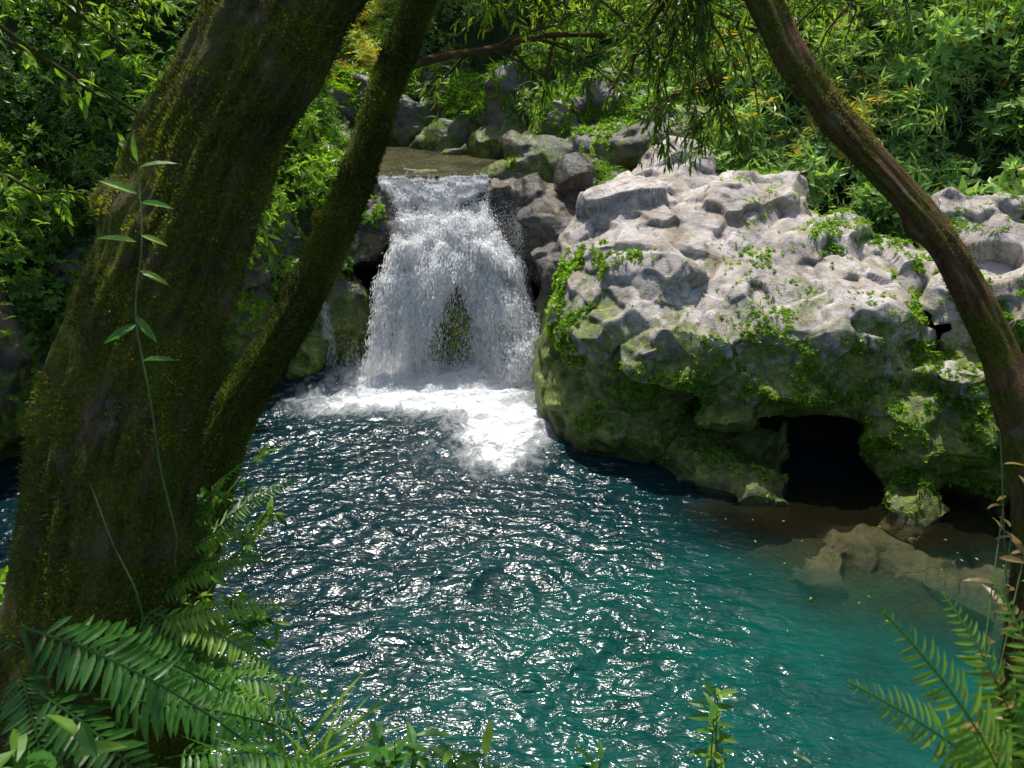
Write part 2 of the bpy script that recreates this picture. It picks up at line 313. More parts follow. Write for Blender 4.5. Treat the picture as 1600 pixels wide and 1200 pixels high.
foam=np.maximum.reduce([1.6*ell(-1.5,17.8,3.0,1.15),1.2*ell(-1.7,16.7,3.3,1.4),1.2*ell(-.2,15.3,1.35,2.0),.9*ell(-3.7,16.2,1.9,1.0),.9*ell(-.3,13.9,1.2,1.3),.40*ell(-1.0,13.9,2.6,2.6)])
z+=foam*.12*fbm(pn*3,4,80)
deep=A([.0022,.021,.027]); teal=A([.001,.056,.044])
w=ss(ell(3.6,6.6,6.5,4.8),.15,.9)[:,None]; col=deep*(1-w)+teal*w
w=(ss(ell(6.6,9.9,2.6,1.3)+.25*fbm(pn*1.3,4,91),.3,.75)*.7)[:,None]; col=col*(1-w)+A([.016,.048,.026])*w
wb=ss(ell(6.4,11.5,3.4,1.2)+.22*fbm(pn*1.6,4,92),.3,.8); w=wb[:,None]; col=col*(1-w)+A([.034,.030,.012])*w
w=(ss(ell(-8,11,4.5,6),.2,.9)*.6)[:,None]; col=col*(1-w)+A([.002,.012,.016])*w
clear=np.clip(.8*ss(ell(6.5,11.4,3.9,1.6),.2,.75)+.45*ss(ell(7.2,9.8,3.4,2.0),.2,.8),0,.8)
m,nt,bs,out=newmat("pool_water"); P=pos(nt)
wc=N(nt,'ShaderNodeAttribute',attribute_name='wcol').outputs['Color']; fo=N(nt,'ShaderNodeAttribute',attribute_name='foam').outputs['Fac']
cl=N(nt,'ShaderNodeAttribute',attribute_name='clear').outputs['Fac']; ca=N(nt,'ShaderNodeAttribute',attribute_name='calm').outputs['Fac']
wc=mixc(nt,1.,wc,ramp(nt,noise(nt,P,.9,4,.6),[(.3,(.6,.65,.68)),(.7,(1.35,1.3,1.3))]),'MULTIPLY')
aer=mixc(nt,ramp(nt,fo,[(.3,0.),(1.1,.6)]),wc,(.10,.24,.28))
nf=noise(nt,N(nt,'ShaderNodeMapping',{'Vector':P,'Scale':(1,.7,1)}).outputs[0],3.4,14,.8,.6)
fm=ramp(nt,mth(nt,'ADD',mth(nt,'MULTIPLY',fo,.5),nf),[(.69,0.),(.90,1.)])
colr=mixc(nt,fm,aer,(.90,.92,.94)); nt.links.new(colr,bs.inputs['Base Color'])
rg=ramp(nt,fm,[(0,.18),(1,.6)]); nt.links.new(rg,bs.inputs['Roughness']); bs.inputs['IOR'].default_value=1.33; bs.inputs['Specular IOR Level'].default_value=.75
mp=N(nt,'ShaderNodeMapping',{'Vector':P,'Scale':(1,2.0,1),'Rotation':(0,0,.2)}).outputs[0]
hb=mth(nt,'ADD',mth(nt,'MULTIPLY',noise(nt,mp,2.8,3,.5,.6),ca),mth(nt,'MULTIPLY',nf,fm)); bump(nt,hb,1.,.10,bs)
tr=N(nt,'ShaderNodeBsdfTransparent',{'Color':(.74,.86,.76,1)}); mx=N(nt,'ShaderNodeMixShader',{0:cl,1:bs.outputs[0],2:tr.outputs[0]}); nt.links.new(mx.outputs[0],out.inputs[0]); M_water=m
make_mesh("pool_water",np.stack([x,y,z],-1),gridfaces(len(gx),len(gy)),M_water,attrs={'foam':foam,'clear':clear,'calm':calm},colors=col)
m,nt,bs,out=newmat("river_water"); P=pos(nt)
c=ramp(nt,noise(nt,P,.9,5,.6),[(.35,(.03,.032,.014)),(.6,(.085,.08,.034))]); nt.links.new(c,bs.inputs['Base Color']); bs.inputs['Roughness'].default_value=.16; bs.inputs['IOR'].default_value=1.33
bump(nt,noise(nt,P,5,5,.6,.5),.8,.09,bs); M_river=m
gx=np.arange(-16,3,.1); gy=np.arange(20.85,31,.1); X,Y=np.meshgrid(gx,gy,indexing='ij')
p=np.stack([X.ravel(),Y.ravel(),X.ravel()*0],-1); z=4.36+.02*fbm(p*2.5,3,5)+.05*ss(-p[:,1],-21.6,-20.6)*fbm(p*A([4,1,1]),3,6)
z-=.7*ss(np.abs(p[:,0]+2.25),1.55,2.0)*ss(-p[:,1],-21.9,-21.3)
make_mesh("river_water",np.stack([p[:,0],p[:,1],z],-1),gridfaces(len(gx),len(gy)),M_river)

# ---------------------------------------------------------------- waterfall
nu,nv=340,480; u=np.linspace(0,1,nu); v=np.linspace(0,1,nv); U,V=np.meshgrid(u,v,indexing='ij'); U=U.ravel();V=V.ravel()
kv=[0,.1,.16,.26,.36,.47,.56,.75,1.]
def prof(U,V):
    yy=np.interp(V,kv,[21.5,20.7,20.5,20.3,19.4,18.75,18.35,18.1,17.75]); zz=np.interp(V,kv,[4.39,4.38,4.1,3.5,3.32,2.98,2.4,1.3,-.12])
    xl=np.interp(V,kv,[-4.0,-3.7,-3.5,-2.85,-2.7,-2.9,-3.25,-3.6,-3.95]); xr=np.interp(V,kv,[-.45,-.6,-.65,-.6,-.25,.3,.5,.7,.85])
    s=ss(U,.6,1.); yy=yy-s*ss(V,.3,1)*.7; zz=zz-s*ss(V,.2,.5)*ss(-V,-1,-.5)*.45
    c=ss(1-np.abs(U-.3)/.3); zz=zz+.28*c*ss(V,.26,.4)*ss(-V,-.7,-.5); yy=yy+.35*ss(1-np.abs(U-.52)/.14)*ss(V,.5,.8)
    lip=fbm(np.stack([U*4,U*0,U*0],-1),3,55); yy=yy+.5*lip*ss(V,.03,.1)*ss(-V,-.34,-.2); zz=zz-.22*np.maximum(-lip,0)*ss(V,.05,.12)*ss(-V,-.3,-.15)
    l2=fbm(np.stack([U*5,U*0+4,U*0],-1),3,57); yy=yy+.4*l2*ss(V,.4,.56); zz=zz+.3*l2*ss(V,.36,.5)*ss(-V,-.75,-.56)
    xx=xl+(xr-xl)*U; return xx,yy,zz
def wf(U,V,k=1.):
    xx,yy,zz=prof(U,V); L=V*6.5
    q=np.stack([xx*2.2,L*.5,xx*0],-1); q2=np.stack([xx*8,L*1.3,xx*0],-1); q3=np.stack([xx*1.5,L*2.0,xx*0],-1); q4=np.stack([xx*5,L*4,xx*0],-1)
    up=ss(-V,-.62,-.5)
    d=.40*fbm(q,3,31)+.15*fbm(q2,3,33)+(.2+.6*up)*fbm(q3,3,35)+(.08+.26*up)*fbm(q4,4,37)
    d*=ss(V,.06,.22); xx=xx+.3*fbm(np.stack([V*7,V*0+np.round(U)*9,V*0],-1),3,39)*(np.abs(U-.5)*2)**3
    return np.stack([xx,yy-.75*d-.05,zz+.45*d*ss(-V,-.98,-.8)],-1),xx,L
def part(U,V): return ss(V,.56,.68)*np.exp(-((U-.53+.04*V)/(.03+.11*ss(V,.56,.9)))**2)*(.9+.4*fbm(np.stack([U*40,V*6,U*0],-1),3,66))
pw,xx,L=wf(U,V)
dens=np.ones_like(U)*1.15; dens-=.85*part(U,V); dens-=.4*ss(V,.6,.8)*np.exp(-((U-.80)/.07)**2); dens-=.35*ss(V,.6,.8)*np.exp(-((U-.17)/.05)**2)
dens-=.6*ss(.05-np.minimum(U,1-U),0,.05); dens-=.75*ss(-V,-.15,-.05); dens-=.14*ss(V,.58,.7); dens-=.3*np.exp(-((V-.24)/.05)**2)*ss(fbm(np.stack([U*6,U*0,U*0],-1),3,58),0,.4)
m,nt,bs,out=newmat("falling_water"); uvn=N(nt,'ShaderNodeUVMap').outputs[0]
def mapn(sx,sy): return N(nt,'ShaderNodeMapping',{'Vector':uvn,'Scale':(sx,sy,1)}).outputs[0]
s1=noise(nt,mapn(6,1.2),1.,8,.74,1.); s2=noise(nt,mapn(20,4),1.,8,.78,.8); s3=noise(nt,mapn(3,2.2),1.,8,.7,.8)
sm=mth(nt,'ADD',mth(nt,'MULTIPLY',s1,.5),mth(nt,'MULTIPLY',s2,.5))
de=N(nt,'ShaderNodeAttribute',attribute_name='dens').outputs['Fac']
a=ramp(nt,mth(nt,'ADD',sm,mth(nt,'MULTIPLY',de,.42)),[(.70,0.),(.86,1.)])
c=ramp(nt,mth(nt,'ADD',mth(nt,'MULTIPLY',sm,.5),mth(nt,'MULTIPLY',s3,.5)),[(.38,(.66,.72,.80)),(.45,(.94,.96,.98)),(.5,(.99,.99,1.))])
nt.links.new(c,bs.inputs['Base Color']); bs.inputs['Roughness'].default_value=.5
bump(nt,mth(nt,'ADD',sm,s3),1.,.12,bs)
tr=N(nt,'ShaderNodeBsdfTransparent'); tl=N(nt,'ShaderNodeBsdfTranslucent',{'Color':(.97,.98,1.,1)})
m1=N(nt,'ShaderNodeMixShader',{0:.4,1:bs.outputs[0],2:tl.outputs[0]}); m2=N(nt,'ShaderNodeMixShader',{0:a,1:tr.outputs[0],2:m1.outputs[0]}); nt.links.new(m2.outputs[0],out.inputs[0]); M_fall=m
WF=empty("waterfall")
make_mesh("falling_sheet",pw,gridfaces(nu,nv),M_fall,WF,attrs={'dens':dens},uv=np.stack([xx,L],-1))
m,nt,bs,out=newmat("white_spray"); bs.inputs['Base Color'].default_value=(.96,.97,.98,1); bs.inputs['Roughness'].default_value=.5
tl=N(nt,'ShaderNodeBsdfTranslucent',{'Color':(.97,.98,.99,1)}); m1=N(nt,'ShaderNodeMixShader',{0:.5,1:bs.outputs[0],2:tl.outputs[0]}); nt.links.new(m1.outputs[0],out.inputs[0]); M_spray=m
g=np.random.default_rng(5)
n=34000; su=g.uniform(.0,1.,n); sv=g.uniform(.08,.99,n)**.85; kp=g.random(n)>.95*part(su,sv); su=su[kp];sv=sv[kp];n=len(su)
a0,_,_=wf(su,sv); dl=g.uniform(.003,.018,n)*(.35+sv); a1,_,_=wf(su,np.minimum(sv+dl,1.))
off=np.stack([g.normal(0,.04,n),-np.abs(g.normal(0,.13,n))*ss(sv,.1,.4),np.abs(g.normal(0,.09,n))],-1); a0+=off;a1+=off+g.normal(0,.02,(n,3))
wd=g.uniform(.003,.012,n)[:,None]*A([1,0,.2]); 
sv_=np.stack([a0,(a0+a1)/2+wd,a1,(a0+a1)/2-wd],1).reshape(-1,3); i=np.arange(n)[:,None]*4
make_mesh("water_strands",sv_,np.concatenate([i+A([0,1,2]),i+A([0,2,3])]),M_spray,WF)
n=30000; sx=g.uniform(-4.2,1.1,n); k=g.choice([0,1],n,p=[.65,.35]); cy=17.6-ss(sx,-1,.6)*.7
py_=np.where(k==0,cy+g.normal(0,.5,n),19.4+g.normal(0,.5,n)); pz=np.where(k==0,np.abs(g.exponential(.27,n)),np.interp(py_,[18.4,18.8,20.1,20.7],[2.4,2.95,3.6,4.4])+g.exponential(.14,n)); sx=np.where(k==1,np.clip(sx,-2.9,.2)+g.normal(0,.1,n),sx)
rr=g.uniform(.003,.013,n)[:,None]; c0=np.stack([sx,py_,pz],-1)
T=A([[1,0,-.7],[-1,0,-.7],[0,1,.7],[0,-1,.7]]); vv=(c0[:,None]+T[None]*rr[:,None]).reshape(-1,3); i=np.arange(n)[:,None]*4
make_mesh("spray_drops",vv,np.concatenate([i+A(t) for t in ([0,1,2],[0,1,3],[0,2,3],[1,2,3])]),M_spray,WF)
g=np.random.default_rng(6); n=900; tz=g.uniform(.1,2.6,n); tx=-4.75+g.normal(0,.05,n)+(.6*(1-tz/2.6))*g.uniform(0,1,n)*.6; ty=18.0+tz*.10+g.normal(0,.03,n)-.05
a0=np.stack([tx,ty,tz],-1); a1=a0-A([0,0,1])*g.uniform(.05,.2,n)[:,None]; wd=g.uniform(.002,.006,n)[:,None]*A([1,0,0])
i=np.arange(n)[:,None]*4; make_mesh("side_trickle",np.stack([a0,(a0+a1)/2+wd,a1,(a0+a1)/2-wd],1).reshape(-1,3),np.concatenate([i+A([0,1,2]),i+A([0,2,3])]),M_spray,WF)

# ---------------------------------------------------------------- foliage templates
def frames(Yd,up):
    Yd=nrm(Yd); Xd=nrm(np.cross(Yd,up)+1e-6); return np.stack([Xd,Yd,np.cross(Xd,Yd)],-1)
def leaf_lo(w=.22): return A([[0,0,0],[-w/2,.45,.05],[0,1,-.1],[w/2,.45,.05]],float),A([[0,2,1],[0,3,2]])
def leaf_hi(w=.3,droop=.25):
    s=A([.0,.22,.5,.78,1.]); ww=A([.03,.8,1.,.62,0])*w/2; v=[];f=[]
    for i in range(5): z=-droop*s[i]**2; v+= [[-ww[i],s[i],z+ww[i]*.4],[0,s[i],z],[ww[i],s[i],z+ww[i]*.4]]
    for i in range(4):
        a=i*3
        for b in (0,1): f+=[[a+b,a+b+1,a+b+4],[a+b,a+b+4,a+b+3]]
    return A(v),A(f)
def compose(tm,P,R,S,rn):
    v,f,r=tm; k=len(P); V=np.einsum('kij,nj->kni',R,v)*S[:,None,None]+P[:,None]
    F=f[None]+(np.arange(k)*len(v))[:,None,None]; rr=rn[:,None]+(r[None]-.5)*.35
    return V.reshape(-1,3),F.reshape(-1,3),rr.ravel()
def T_(vf): return (vf[0],vf[1],np.full(len(vf[0]),.5))
class Mass:
    def __init__(s): s.v=[];s.f=[];s.r=[];s.o=0
    def add(s,tm,P,R,S,rn):
        if len(P)==0: return
        v,f,r=compose(tm,np.asarray(P,float),R,np.asarray(S,float),np.asarray(rn,float)); s.v.append(v); s.f.append(f+s.o); s.r.append(r); s.o+=len(v)
    def done(s,name,mat,parent=None): return make_mesh(name,np.concatenate(s.v),np.concatenate(s.f),mat,parent,smooth=False,attrs={'rnd':np.clip(np.concatenate(s.r),0,1)})
def sprig(nl,w,el,seed,hi=False,spread=2*math.pi,stem=.0):
    g=np.random.default_rng(seed); b=leaf_hi(w) if hi else leaf_lo(w)
    az=np.linspace(0,spread,nl,endpoint=False)+g.uniform(-.3,.3,nl); e=g.uniform(el-.35,el+.35,nl)
    d=np.stack([np.cos(az)*np.cos(e),np.sin(az)*np.cos(e),np.sin(e)],-1); R=frames(d,A([0,0,1.])+g.normal(0,.25,(nl,3)))
    P=np.zeros((nl,3)); P[:,2]=g.uniform(0,stem,nl); return_=compose(T_(b),P,R,g.uniform(.6,1.,nl),g.uniform(0,1,nl))
    v,f,_=return_; r=np.repeat(g.uniform(0,1,nl),len(b[0])); return v,f,r
SPB=[sprig(8,.17,.05,i) for i in range(4)]
SPO=[sprig(7,.42,.3,10+i,stem=.5) for i in range(4)]
SPS=[sprig(6,.6,.45,20+i,stem=.4) for i in range(3)]
def frond(n=20,pl=.22,w=.22,arch=.35,seed=0,hi=False):
    g=np.random.default_rng(seed); b=leaf_hi(w,.15) if hi else leaf_lo(w)
    s=np.linspace(.1,.99,n); pr=np.minimum(1,(s+.15)/.35)*(1-s**2.2)**.8+.08
    c=np.stack([s*0,s,arch*(s-1.3*s**2)],-1); P=np.concatenate([c,c]); sd=np.concatenate([np.ones(n),-np.ones(n)])
    d=np.stack([sd,np.full(2*n,.35)+g.normal(0,.09,2*n),-.15+g.normal(0,.14,2*n)],-1); R=frames(d,A([0,0,1.])+g.normal(0,.15,(2*n,3)))
    v,f,r=compose(T_(b),P,R,np.concatenate([pr,pr])*pl*g.uniform(.85,1.1,2*n),np.full(2*n,.5))
    ss_=np.linspace(0,1,12); c=np.stack([ss_*0,ss_,arch*(ss_-1.3*ss_**2)],-1); wd=A([.006,0,0]); rv=np.stack([c-wd,c+wd,c+A([0,0,.006])],1).reshape(-1,3); rf=[]
    for i in range(11):
        a=i*3
        for q in range(3): p,q2=a+q,a+(q+1)%3; rf+=[[p,q2,q2+3],[p,q2+3,p+3]]
    r=np.repeat(g.uniform(.2,.8,2*n),len(b[0])); return np.concatenate([v,rv]),np.concatenate([f,A(rf)+len(v)]),np.concatenate([r,np.full(len(rv),.2)])
FRL=[frond(15,.2,.26,.5,i) for i in range(3)]; FRH=[frond(26,.17,.2,.3,i+5,True) for i in range(3)]
def scatter(ms,tms,P,Nn,S,rn,g,jit=.5):
    P=np.asarray(P); n=len(P); up=nrm(Nn+g.normal(0,jit,(n,3))); t=g.normal(size=(n,3)); R=frames(np.cross(up,t),up)
    k=g.integers(0,len(tms),n)
    for i,tm in enumerate(tms):
        q=k==i; ms.add(tm,P[q],R[q],S[q],rn[q])
# ---------------------------------------------------------------- hillside vegetation
g=np.random.default_rng(21)
def run_bushes(cx,cy,rad,per,tmsel,size,rn0,ms,g,lift=.3):
    n=len(cx); cz=height(cx,cy); eps=.5
    nx=-(height(cx+eps,cy,False)-height(cx-eps,cy,False)); ny=-(height(cx,cy+eps,False)-height(cx,cy-eps,False))
    gn=nrm(np.stack([nx,ny,np.full(n,1.)],-1))
    for i in range(n):
        k=int(per*rad[i]**1.5*g.uniform(.7,1.2))+8; d=nrm(g.normal(size=(k,3))+gn[i]*.8); rr=rad[i]*g.uniform(.35,1.,(k,1))**.6
        P=A([cx[i],cy[i],cz[i]])+gn[i]*rad[i]*lift+d*rr*A([1,1,.85])
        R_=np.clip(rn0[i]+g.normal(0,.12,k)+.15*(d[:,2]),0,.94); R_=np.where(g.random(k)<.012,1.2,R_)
        scatter(ms,tmsel[int(g.integers(0,len(tmsel)))],P,d*.6+A([0,-.25,.6]),size[i]*g.uniform(.7,1.25,k),R_,g)
def yr(x): return np.interp(x,[-6,-4,.8,2,4,6,8,10,12,16],[27.5,27.5,25.,22.2,20.7,19.0,17.3,16.2,13.5,9])
msR=Mass(); cx=g.uniform(-8,18,3300); cy=g.uniform(9,35,3300)
ok=(cy>yr(cx))&(sdist(cx,cy)>1.)&((river(cx,cy)>.5)|(cy>28.3))&(height(cx,cy,False)<14.); cx=cx[ok];cy=cy[ok]
rn0=np.clip(.52+.35*fbm(np.stack([cx,cy,cx*0],-1)*.35,2,3)*2,0.1,.85); rn0=np.clip(rn0+.2*(cx<4),0,.9)
run_bushes(cx,cy,g.uniform(.45,1.1,len(cx)),42,[SPB,SPB,SPB,SPB+FRL,SPO],g.uniform(.20,.34,len(cx))+.10*(cx>4),rn0,msR,g)
cx=g.uniform(1.5,11,110); cy=yr(cx)-g.uniform(-.3,.6,110); run_bushes(cx,cy,g.uniform(.25,.5,110),60,[SPB,SPO,FRL],g.uniform(.16,.28,110),g.uniform(.5,.85,110),msR,g)
msR.done("hillside_foliage",M_hill)
msL=Mass(); cx=g.uniform(-19,-3,2900); cy=g.uniform(6,33,2900)
ok=(sdist(cx,cy)>.6)&((river(cx,cy)>.4)|(cy>28.3))&(height(cx,cy,False)<13.4)&~((cx>-4.8)&(cy<20.8)); cx=cx[ok];cy=cy[ok]
rn0=np.clip(.42+.6*fbm(np.stack([cx,cy,cx*0],-1)*.5,2,8),0.05,.8); rn0=rn0+.3*ss(cx,-8.5,-5)
run_bushes(cx,cy,g.uniform(.3,.85,len(cx)),50,[SPO,SPB,FRL,FRL+SPO,SPO,SPS],g.uniform(.12,.25,len(cx)),rn0,msL,g)
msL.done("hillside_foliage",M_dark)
def on_rock(ms,C,Nn,centers,tms,size,dens,g,nthr=0.,seed=0):
    for (cx,cy,cz,r) in centers:
        d=np.linalg.norm((C-A([cx,cy,cz])),axis=1); w=np.nonzero((d<r)&(Nn[:,2]>-.35)&(C[:,2]>.08))[0]
        if len(w)==0: continue
        k=g.choice(w,int(dens*r*r)); P=C[k]; keep=(fbm(P*2.2,3,seed)>nthr-.25*(1-d[k]/r)); P=P[keep]; nn=Nn[k][keep]
        scatter(ms,tms,P,nn*.6+A([0,-.15,.6]),size*g.uniform(.6,1.4,len(P)),np.clip(g.normal(.55,.2,len(P)),0,1),g)
ms=Mass()
on_rock(ms,OC,ON,[(1.1,15.4,2.6,1.0),(1.5,15.6,3.3,.8),(1.2,14.8,1.9,.6),(8.3,14.3,3.0,1.1),(7.9,13.6,2.6,.9),(9.2,13.4,3.1,.9),(9.2,12.0,1.4,1.4),(8.9,11.7,.7,1.0),(6.6,12.6,1.0,.6),(6.7,12.4,1.4,.45),(8.0,12.9,2.1,.9),(10.2,12.6,2.6,1.3)],SPS,.085,1100,g,.02,3)
on_rock(ms,OC,ON,[(6.3,15.6,3.8,.6),(3.6,12.9,2.1,.8),(4.7,12.7,1.9,.9),(5.8,12.8,1.9,.9),(6.7,13,2.0,.8),(2.4,13.6,1.6,.7),(4.3,13.2,.7,.8),(2.8,13.6,.6,.7),(5.0,15,3.6,.5),(2.4,15.2,3.6,.5),(7.2,11.9,.4,.6),(1.7,14,.6,.5),(7.0,16.3,4.0,.9),(8.6,15.8,3.9,1.0),(1.9,17.6,4.4,.6),(4.9,13.4,2.6,.7),(3.6,13.6,1.2,1.),(5.2,12.2,.4,.6),(7.6,11.9,1.,.8)],SPS,.075,520,g,.04,4)
on_rock(ms,OC,ON,[(6.3,15.6,3.8,.5),(7.6,16.4,4.1,.9),(9.5,12.4,1.8,1.0),(5.5,17.9,4.8,.8),(4.8,13.6,3.2,.4),(9.4,15.9,4.4,1.2)],SPB,.17,90,g,-.1,5)
on_rock(ms,CC,CN,[(-4.1,19.6,3.5,.9),(-5.4,19,3.6,1.0),(-4.7,19.2,2.9,.7),(-4.9,20.8,4.3,1.),(-5.2,17.8,1.,.5),(-6.3,18.6,4.,1.),(-7,17.2,3.6,1.2),(-8.9,15.8,3.4,1.3),(2.4,19.6,4.6,.7),(-6,18.2,2,1.2),(-7.4,17,1.6,1.2)],SPS,.09,900,g,.05,6)
on_rock(ms,CC,CN,[(-4.3,19.6,3.4,1.0),(-5.8,18.6,2.6,1.6),(-7,17.3,2.6,1.6),(-8.8,15.8,2.6,1.6),(-4.9,20.8,4.3,1.),(2.4,20.6,4.6,1.),(-4.7,18.6,2.2,.8),(-10.4,13.6,2.6,1.8)],FRL,.34,90,g,-.25,7)
on_rock(ms,RC,RN,[(-6.4,24.6,5.5,1.2),(1.5,22.6,5.4,1.0),(2.5,21.8,5.6,1.0),(-.1,21.2,4.9,.35),(1.4,25.2,7,1.8),(-.5,26.4,6.2,1.5),(-2.7,28.8,6.8,1.8),(3.4,22.6,6.6,1.2),(-5.1,28.6,6.3,1.6),(-1.6,26.6,5.6,.8)],SPS,.13,420,g,.0,8)
on_rock(ms,RC,RN,[(1.2,25.2,6.8,1.9),(-.5,26.4,6.2,1.6),(-2.7,28.6,6.5,1.8),(3.4,22.6,6.6,1.3),(2,23.4,6,1.2),(-5.4,28.6,6.2,1.6),(-7,26.6,6.3,1.6)],FRL+SPB,.38,110,g,-.1,8)
on_rock(ms,OC,ON,[(5.5,14.5,3.2,3.4),(8,13,2,2.2)],SPS,.06,170,g,.15,9)
ms.done("rock_plants",M_cover)

# ---------------------------------------------------------------- tubes
def catmull(P,R,step):
    P=A(P,float); R=A(R,float)
    Q=np.concatenate([[2*P[0]-P[1]],P,[2*P[-1]-P[-2]]]); out=[];ro=[]
    for i in range(len(P)-1):
        p0,p1,p2,p3=Q[i:i+4]; n=max(2,int(np.linalg.norm(p2-p1)/step))
        t=np.linspace(0,1,n,endpoint=False)[:,None]
        out.append(.5*((2*p1)+(-p0+p2)*t+(2*p0-5*p1+4*p2-p3)*t*t+(-p0+3*p1-3*p2+p3)*t**3)); ro.append(R[i]+(R[i+1]-R[i])*t[:,0])
    out.append(P[-1:]); ro.append(R[-1:]); return np.concatenate(out),np.concatenate(ro)
def tube(P,R,seg=8,step=.08,disp=None):
    C,r=catmull(A(P,float),R,step); T=nrm(np.gradient(C,axis=0)); up=A([.3,1,.1]); X=nrm(np.cross(T,up)); Yv=np.cross(T,X)
    a=np.linspace(0,2*math.pi,seg+1); ca,sa=np.cos(a),np.sin(a)
    D=X[:,None]*ca[None,:,None]+Yv[:,None]*sa[None,:,None]; ln=np.concatenate([[0],np.cumsum(np.linalg.norm(np.diff(C,axis=0),axis=1))])
    rad=np.repeat(r[:,None],seg+1,1)
    if disp is not None: rad=rad+disp(np.stack([np.cos(a)[None,:].repeat(len(C),0),np.sin(a)[None,:].repeat(len(C),0),ln[:,None].repeat(seg+1,1)],-1),r[:,None])
    V=C[:,None]+D*rad[...,None]; uv=np.stack([(a/(2*math.pi))[None,:].repeat(len(C),0)*2*math.pi*r.mean(),ln[:,None].repeat(seg+1,1)],-1)
    return V.reshape(-1,3),gridfaces(len(C),seg+1),uv.reshape(-1,2),D.reshape(-1,3)
def trunk_disp(rough,seed,knots):
    def f(q,r):
        s=q.shape[:2]; p=q.reshape(-1,3)
        a=fbm(p*A([1.6,1.6,1.5]),3,seed)*.26+fbm(p*A([6,6,1.6]),4,seed+1)*.13+fbm(p*A([14,14,7]),3,seed+2)*.07
        for (ca,sa,l,rad,h) in knots: a=a+h*np.exp(-(((p[:,0]-ca)**2+(p[:,1]-sa)**2)*1.2+((p[:,2]-l)/rad)**2))
        return a.reshape(s)*rough*r
    return f
BL=(A([[-.22,0,0],[.22,0,0],[0,1,.1]]),A([[0,1,2]]),np.full(3,.5))
def add_tree(name,P,R,mat,seg,step,rough,seed,knots,fuzz,fsize,g,thr=-.12):
    e=empty(name); V,F,uv,D=tube(P,R,seg,step,trunk_disp(rough,seed,knots)); make_mesh("trunk",V,F,mat,e,uv=uv)
    if fuzz:
        k=g.integers(0,len(V),fuzz); p=V[k]+g.normal(0,.006,(fuzz,3)); keep=fbm(p*5,3,44)>thr; k=k[keep]; p=p[keep]; m_=len(p)
        d=nrm(D[k]+g.normal(0,.5,(m_,3))+A([0,0,.25])); s=g.uniform(.4,1.4,m_)*fsize
        mm=Mass(); mm.add(BL,p,frames(d,g.normal(size=(m_,3))),s,np.clip(g.normal(.45,.15,m_)+.8*fbm(p*3,2,9),0,1)); mm.done("moss",M_mossf,e)
    return e
g=np.random.default_rng(31)
t1=add_tree("mossy_tree",[(-1.99,2.1,4.6),(-1.9,2.28,5.32),(-1.79,2.45,5.68),(-1.707,2.618,6.044),(-1.64,2.787,6.406),(-1.552,2.945,6.744),(-1.461,3.069,7.01),(-1.307,3.227,7.349),(-1.187,3.351,7.614),(-.92,3.58,8.10),(-.7,3.8,8.5),(-.3,4.2,9.3),(.0,4.6,10.4),(.1,5,12)],
 [.40,.32,.28,.275,.275,.27,.265,.26,.255,.25,.24,.22,.18,.1],M_bark,140,.014,1.15,5,[(.6,-.8,4.0,.10,-.5),(.3,-.95,3.2,.12,.35),(-.4,-.9,2.4,.1,.3),(.9,-.2,2.9,.09,.4),(-.9,-.4,1.6,.12,.3)],260000,.014,g,-.12)
t2=add_tree("mossy_tree",[(-2.0,3.2,4.0),(-1.95,3.35,4.6),(-1.888,3.445,4.976),(-1.797,3.647,5.41),(-1.705,3.80,5.74),(-1.577,3.926,6.01),(-1.357,4.07,6.323),(-1.18,4.205,6.606),(-1.08,4.298,6.805),(-.935,4.437,7.104),(-.836,4.56,7.37),(-.715,4.716,7.70),(-.53,4.92,8.13),(-.3,5.2,8.7),(.2,5.6,9.8),(.6,6,11)],
 [.17,.145,.13,.125,.12,.11,.105,.10,.095,.092,.09,.087,.083,.08,.07,.04],M_bark2,64,.015,1.1,8,[(.7,-.7,3.0,.07,.6),(.9,.2,3.4,.05,.5)],130000,.015,g,-.3)
t3=add_tree("mossy_tree",[(2.36,2.5,4.9),(2.35,2.66,5.5),(2.34,2.78,5.92),(2.295,2.938,6.255),(2.224,3.057,6.512),(2.12,3.178,6.77),(1.983,3.291,7.013),(1.856,3.375,7.192),(1.70,3.452,7.358),(1.53,3.53,7.526),(1.388,3.602,7.68),(1.232,3.69,7.873),(1.12,3.8,8.10),(.9,4.0,8.5),(.6,4.4,9.3),(.6,4.9,10.3)],
 [.125,.11,.10,.092,.086,.078,.072,.069,.066,.065,.065,.068,.07,.068,.06,.03],M_bark3,56,.014,1.2,12,[(.5,-.8,3.2,.08,.5),(.9,-.3,2.6,.06,.4)],60000,.010,g,-.05)

